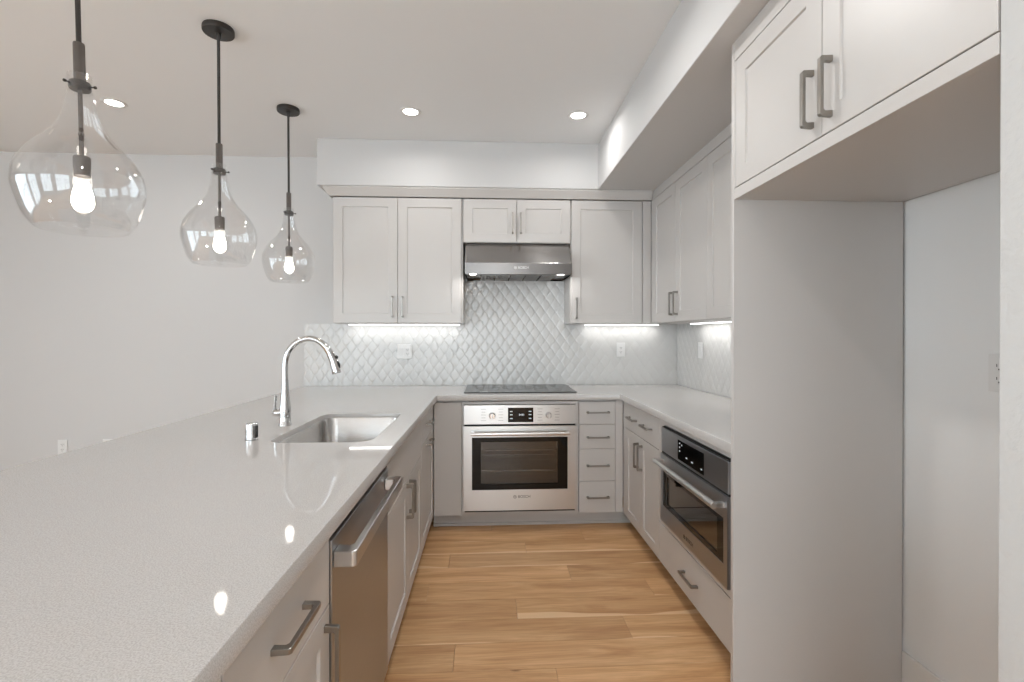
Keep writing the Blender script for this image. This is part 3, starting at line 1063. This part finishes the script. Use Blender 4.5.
hm.build('handle', 'steel', o, bevel=0.003)
MB().box(0.0, W, 0.09, 0.106, 0.0, 0.0995).build('toe_kick', 'black', o)

# ------------------------------------------------------------------ range hood
h = thing('range_hood', 'stainless under-cabinet range hood above the cooktop', 'range hood', (-0.166, 0, 0))
W = 0.762
zb = 1.744
m = MB()
m.prism([(3.450, zb), (3.450, 1.826), (3.585, 1.985), (3.8925, 1.985), (3.8925, zb)][::-1], 0.0, W, lambda u, v, w: (w, u, v))
bm = m.bm
# open underside: replace the bottom by a frame and a recess
bot = [fc for fc in bm.faces if all(abs(v.co.z - zb) < 1e-6 for v in fc.verts)]
ins = bmesh.ops.inset_region(bm, faces=bot, thickness=0.022)
bmesh.ops.translate(bm, verts=list({v for fc in bot for v in fc.verts}), vec=(0, 0, 0.016))
m.build('body', 'hood_steel', h, bevel=0.002)
MB().box(0.01, W - 0.01, 3.592, 3.60, 1.9852, 1.9894).build('top_gap_shade', 'dark_gap', h)  # black strip painted in for the shade between hood and cabinet
fx = MB()
fx.box(0.0005, W - 0.0005, 3.4478, 3.4498, zb + 0.001, 1.825)
fx.build('front_band', 'hood_band', h)
bosch(h, 0.375, 1.792, 0.024, 'logo_light', 3.4475)
n_b = 5
for q in range(n_b):
    x0 = 0.10 + q * (W - 0.2) / n_b
    x1 = x0 + (W - 0.2) / n_b
    m = MB()
    for s_ in range(9):
        x = x0 + 0.012 + s_ * (x1 - x0 - 0.024) / 8
        m.box(x - 0.0035, x + 0.0035, 3.52, 3.86, zb + 0.002, zb + 0.010)
    m.box(x0 + 0.003, x1 - 0.003, 3.505, 3.52, zb, zb + 0.012)
    m.box(x0 + 0.003, x1 - 0.003, 3.855, 3.868, zb, zb + 0.012)
    m.build('filter', 'filter', h)
for x in (0.055, W - 0.075):
    MB().lathe([(0.0, zb + 0.001), (0.020, zb + 0.001), (0.024, zb + 0.003), (0.024, zb + 0.0155)], 24, (x, 3.492)).build('lamp', 'lens', h, smooth=True)

# ------------------------------------------------------------------ lamps
def area_lamp(name, parent, loc, size, size_y, watts, col=(1.0, 0.985, 0.965), rot=(0, 0, 0), shape='RECTANGLE', spread=None):
    ld = bpy.data.lights.new(name, 'AREA')
    ld.shape = shape
    ld.size = size
    if shape in ('RECTANGLE', 'ELLIPSE'):
        ld.size_y = size_y
    ld.energy = watts
    ld.color = col
    if spread:
        ld.spread = spread
    lo = bpy.data.objects.new(name, ld)
    COL.objects.link(lo)
    lo.parent = parent
    lo.location = loc
    lo.rotation_euler = rot
    return lo

OUT_FILL = 'added ceiling light out of view, brightening the aisle and room'  # unseen lamps added as fill, brighter than the visible ones
for x, y, lab in ((0.12, -0.20, OUT_FILL), (0.14, 1.86, OUT_FILL), (0.12, -2.2, OUT_FILL), (-2.24, -1.3, OUT_FILL),
                  (-2.24, 3.045, 'recessed ceiling light seen behind the nearest pendant'),
                  (-0.484, 3.068, 'recessed ceiling light above the left wall cabinets, middle of the three'),
                  (0.568, 3.064, 'recessed ceiling light beside the right-hand soffit')):
    t = thing('recessed_ceiling_light', lab, 'ceiling light', (x, y, ZC), group='recessed ceiling lights')
    MB().lathe([(0.044, -0.0005), (0.046, -0.004), (0.060, -0.005), (0.064, -0.003), (0.066, -0.0003), (0.044, -0.0003)], 40).build('trim_ring', 'plastic', t, smooth=True)
    MB().lathe([(0.0, -0.0020), (0.0440, -0.0020)], 40).build('lens', 'lens', t, smooth=True)
    area_lamp('lamp_light', t, (0, 0, -0.008), 0.09, 0.09, FILL_LIGHT_W if lab == OUT_FILL else DOWNLIGHT_W, shape='DISK', spread=math.radians(165))
area_lamp_hood = [area_lamp('hood_light', h, (x, 3.492, zb - 0.004), 0.04, 0.04, HOOD_W, shape='DISK') for x in (0.055, W - 0.075)]

def led_bar(lab, loc, rz, length, watts):
    t = thing('under_cabinet_light', lab, 'under-cabinet light', loc, rz, group='light bars under the wall cabinets')
    MB().box(0, length, 0, 0.034, -0.006, -0.0004).build('housing', 'plastic', t)
    MB().box(0.004, length - 0.004, 0.002, 0.032, -0.0105, -0.006).build('diffuser', 'led', t, bevel=0.001)
    area_lamp('bar_light', t, (length / 2, 0.017, -0.0125), length - 0.01, 0.028, watts, (1, 0.985, 0.96))
led_bar('long glowing light bar under the two-door wall cabinet at the left', (-1.080, 3.815, ZU), 0, 0.86, LED_W)
led_bar('glowing light bar under the single-door wall cabinet right of the hood', (0.760, 3.815, ZU), 0, 0.60, LED_W)
led_bar('glowing light bar under the right wall cabinets, beside the tall side panel', (1.440, 3.420, ZU), -R90, 0.86, LED_W * 2.1)

# pendants
PROF = [(0.108, 1.648), (0.117, 1.657), (0.129, 1.678), (0.140, 1.712), (0.1505, 1.755), (0.1510, 1.782), (0.1470, 1.812), (0.133, 1.842), (0.117, 1.868), (0.096, 1.893),
        (0.076, 1.916), (0.059, 1.941), (0.047, 1.968), (0.039, 1.998), (0.033, 2.035), (0.0300, 2.065), (0.0292, 2.097)]
def smooth_prof(P, n=4):
    out = []
    for i in range(len(P) - 1):
        p0 = P[max(i - 1, 0)]; p1 = P[i]; p2 = P[i + 1]; p3 = P[min(i + 2, len(P) - 1)]
        for s in range(n):
            t = s / n
            out.append(tuple(0.5 * (2 * p1[k] + (p2[k] - p0[k]) * t + (2 * p0[k] - 5 * p1[k] + 4 * p2[k] - p3[k]) * t * t + (3 * p1[k] - p0[k] - 3 * p2[k] + p3[k]) * t ** 3) for k in (0, 1)))
    out.append(P[-1])
    return out
for x, y, dz, tilt, lab in ((-1.200, 1.493, -0.024, 0.022, 'largest-looking clear glass pendant lamp, nearest the camera above the peninsula'),
                            (-1.221, 2.281, -0.010, 0.004, 'middle clear glass pendant lamp of the row above the peninsula'),
                            (-1.226, 3.066, -0.004, 0.004, 'smallest-looking clear glass pendant lamp, farthest along beside the wall cabinets')):
    p = thing('pendant_lamp', lab, 'pendant lamp', (x - tilt * 0.4, y, ZC), group='glass pendants above the peninsula')
    p.rotation_euler = (0, -tilt, 0)
    Z = lambda z: z + dz - ZC
    MB().lathe([(0.0, -0.0003), (0.0635, -0.0003), (0.0650, -0.004), (0.0650, -0.020), (0.0630, -0.0235), (0.0, -0.0245)], 40).build('canopy', 'bronze', p, smooth=True)
    MB().lathe([(0.0, -0.023), (0.011, -0.024), (0.0105, -0.045), (0.0078, -0.050), (0.0065, -0.052), (0.0065, Z(2.188)), (0.0, Z(2.188))], 20).build('rod', 'bronze', p, smooth=True)
    MB().lathe([(0.0, Z(2.192)), (0.0130, Z(2.192)), (0.0140, Z(2.188)), (0.0140, Z(2.080)), (0.0, Z(2.080))], 24).build('connector', 'bronze_light', p, smooth=True)
    col = MB().lathe([(0.0, Z(2.079)), (0.0245, Z(2.078)), (0.0262, Z(2.074)), (0.0262, Z(2.060)), (0.0245, Z(2.056)), (0.0, Z(2.056))], 28).build('collar', 'bronze', p, smooth=True)
    for q in range(3):
        m = MB()
        a = math.radians(10 + 120 * q)
        d = Vector((math.cos(a), math.sin(a), 0))
        m.tube([d * 0.025 + Vector((0, 0, Z(2.066))), d * 0.036 + Vector((0, 0, Z(2.066)))], 0.0022, 10)
        m.tube([d * 0.036 + Vector((0, 0, Z(2.066))), d * 0.041 + Vector((0, 0, Z(2.066)))], 0.0042, 12)
        m.build('set_screw', 'bronze', col, smooth=True)
    MB().lathe([(0.0, Z(2.057)), (0.0056, Z(2.056)), (0.0056, Z(1.930)), (0.0072, Z(1.929)), (0.0072, Z(1.922)), (0.0056, Z(1.921)), (0.0056, Z(1.858)), (0.0, Z(1.857))], 16).build('stem', 'bronze_light', p, smooth=True)
    MB().lathe([(0.0, Z(1.862)), (0.018, Z(1.861)), (0.0205, Z(1.858)), (0.0205, Z(1.826)), (0.0195, Z(1.824)), (0.0195, Z(1.803)), (0.0, Z(1.802))], 28).build('socket', 'bronze_light', p, smooth=True)
    PR = smooth_prof(PROF)
    inner = [(r - 0.0026, z) for r, z in PR]
    loop = PR + [(PR[-1][0] - 0.0013, PR[-1][1] + 0.0016)] + inner[::-1] + [(PR[0][0] - 0.0013, PR[0][1] - 0.0016), PR[0]]
    MB().lathe([(r, Z(z)) for r, z in loop], 72).build('glass_shade', 'glass', p, smooth=True)
    bp = [(0.0, 1.690), (0.010, 1.6915), (0.019, 1.697), (0.0265, 1.708), (0.0300, 1.722), (0.0305, 1.733), (0.0290, 1.750), (0.0245, 1.770), (0.0190, 1.788), (0.0150, 1.8015)]
    MB().lathe([(r, Z(z)) for r, z in smooth_prof(bp, 3)], 32).build('bulb', 'glass', p, smooth=True)
    fp_ = [(0.0, 1.698), (0.0075, 1.700), (0.0180, 1.706), (0.0255, 1.720), (0.0262, 1.734), (0.0240, 1.752), (0.0185, 1.772), (0.0115, 1.790), (0.0, 1.794)]
    MB().lathe([(r, Z(z)) for r, z in smooth_prof(fp_, 3)], 28).build('filament', 'bulb', p, smooth=True)

# ------------------------------------------------------------------ outlets (local: plate in x-z, front towards -y)
def receptacle(parent, x, z):
    r = MB().lathe([(0.0, -0.0078), (0.0155, -0.0078), (0.0168, -0.0066), (0.0168, -0.004)], 28, (x, z), axis='y').build('receptacle', 'plastic', parent, smooth=True)
    m = MB()
    for s_ in (-1, 1):
        m.box(x + s_ * 0.0064 - 0.0012, x + s_ * 0.0064 + 0.0012, -0.0081, -0.0077, z - 0.001, z + 0.0075)
    m.lathe([(0.0, -0.0081), (0.0026, -0.0081), (0.0026, -0.0077)], 12, (x, z - 0.0085), axis='y')
    m.build('slots', 'slot', r)

def plate(lab, loc, rz, kinds, name='wall_outlet', cat='outlet'):
    n = len(kinds)
    w = 0.070 + 0.046 * (n - 1)
    t = thing(name, lab, cat, loc, rz)
    MB().box(-w / 2, w / 2, -0.006, -0.0004, -0.0575, 0.0575).build('cover_plate', 'plastic', t, bevel=0.003, seg=3)
    for i, kd in enumerate(kinds):
        x = (i - (n - 1) / 2) * 0.046
        if kd == 'duplex':
            receptacle(t, x, 0.0195); receptacle(t, x, -0.0195)
        elif kd == 'decora':
            MB().box(x - 0.0165, x + 0.0165, -0.0078, -0.0056, -0.033, 0.033).build('insert', 'plastic', t, bevel=0.001)
            for dz_ in (0.017, -0.017):
                m = MB()
                for s_ in (-1, 1):
                    m.box(x + s_ * 0.0064 - 0.0012, x + s_ * 0.0064 + 0.0012, -0.0083, -0.0076, dz_ - 0.004, dz_ + 0.0045)
                m.lathe([(0.0, -0.0083), (0.0026, -0.0083), (0.0026, -0.0077)], 12, (x, dz_ - 0.0090), axis='y')
                m.build('slots', 'slot', t)
        elif kd == 'rocker':
            m = MB()
            m.prism([(-0.033, -0.0056), (-0.033, -0.0068), (0.0, -0.0082), (0.033, -0.0105), (0.033, -0.0056)], x - 0.0165, x + 0.0165, lambda u, v, k_: (k_, v, u))
            m.build('switch', 'plastic', t, bevel=0.0008)
    return t
YT = YW - 0.0115
plate('white double plate with switch and outlet on the tiles left of the cooktop', (-0.662, YT, 1.183), 0, ['rocker', 'decora'])
plate('white outlet on the back wall tiles right of the cooktop', (1.069, YT, 1.195), 0, ['decora'])
plate('white plate on the right-hand tiled wall under the light bar', (XR - 0.0115, 3.435, 1.203), -R90, ['rocker'], 'wall_switch', 'switch')
plate('white outlet low inside the empty refrigerator recess', (XR, 1.386, 1.200), -R90, ['duplex'])
plate('white outlet on the grey wall far left, just above the worktop edge', (-3.255, YW, 0.455), 0, ['duplex'])
plate('white wall plate far left whose top edge just clears the worktop', (-2.925, YW, 0.455), 0, ['blank'])
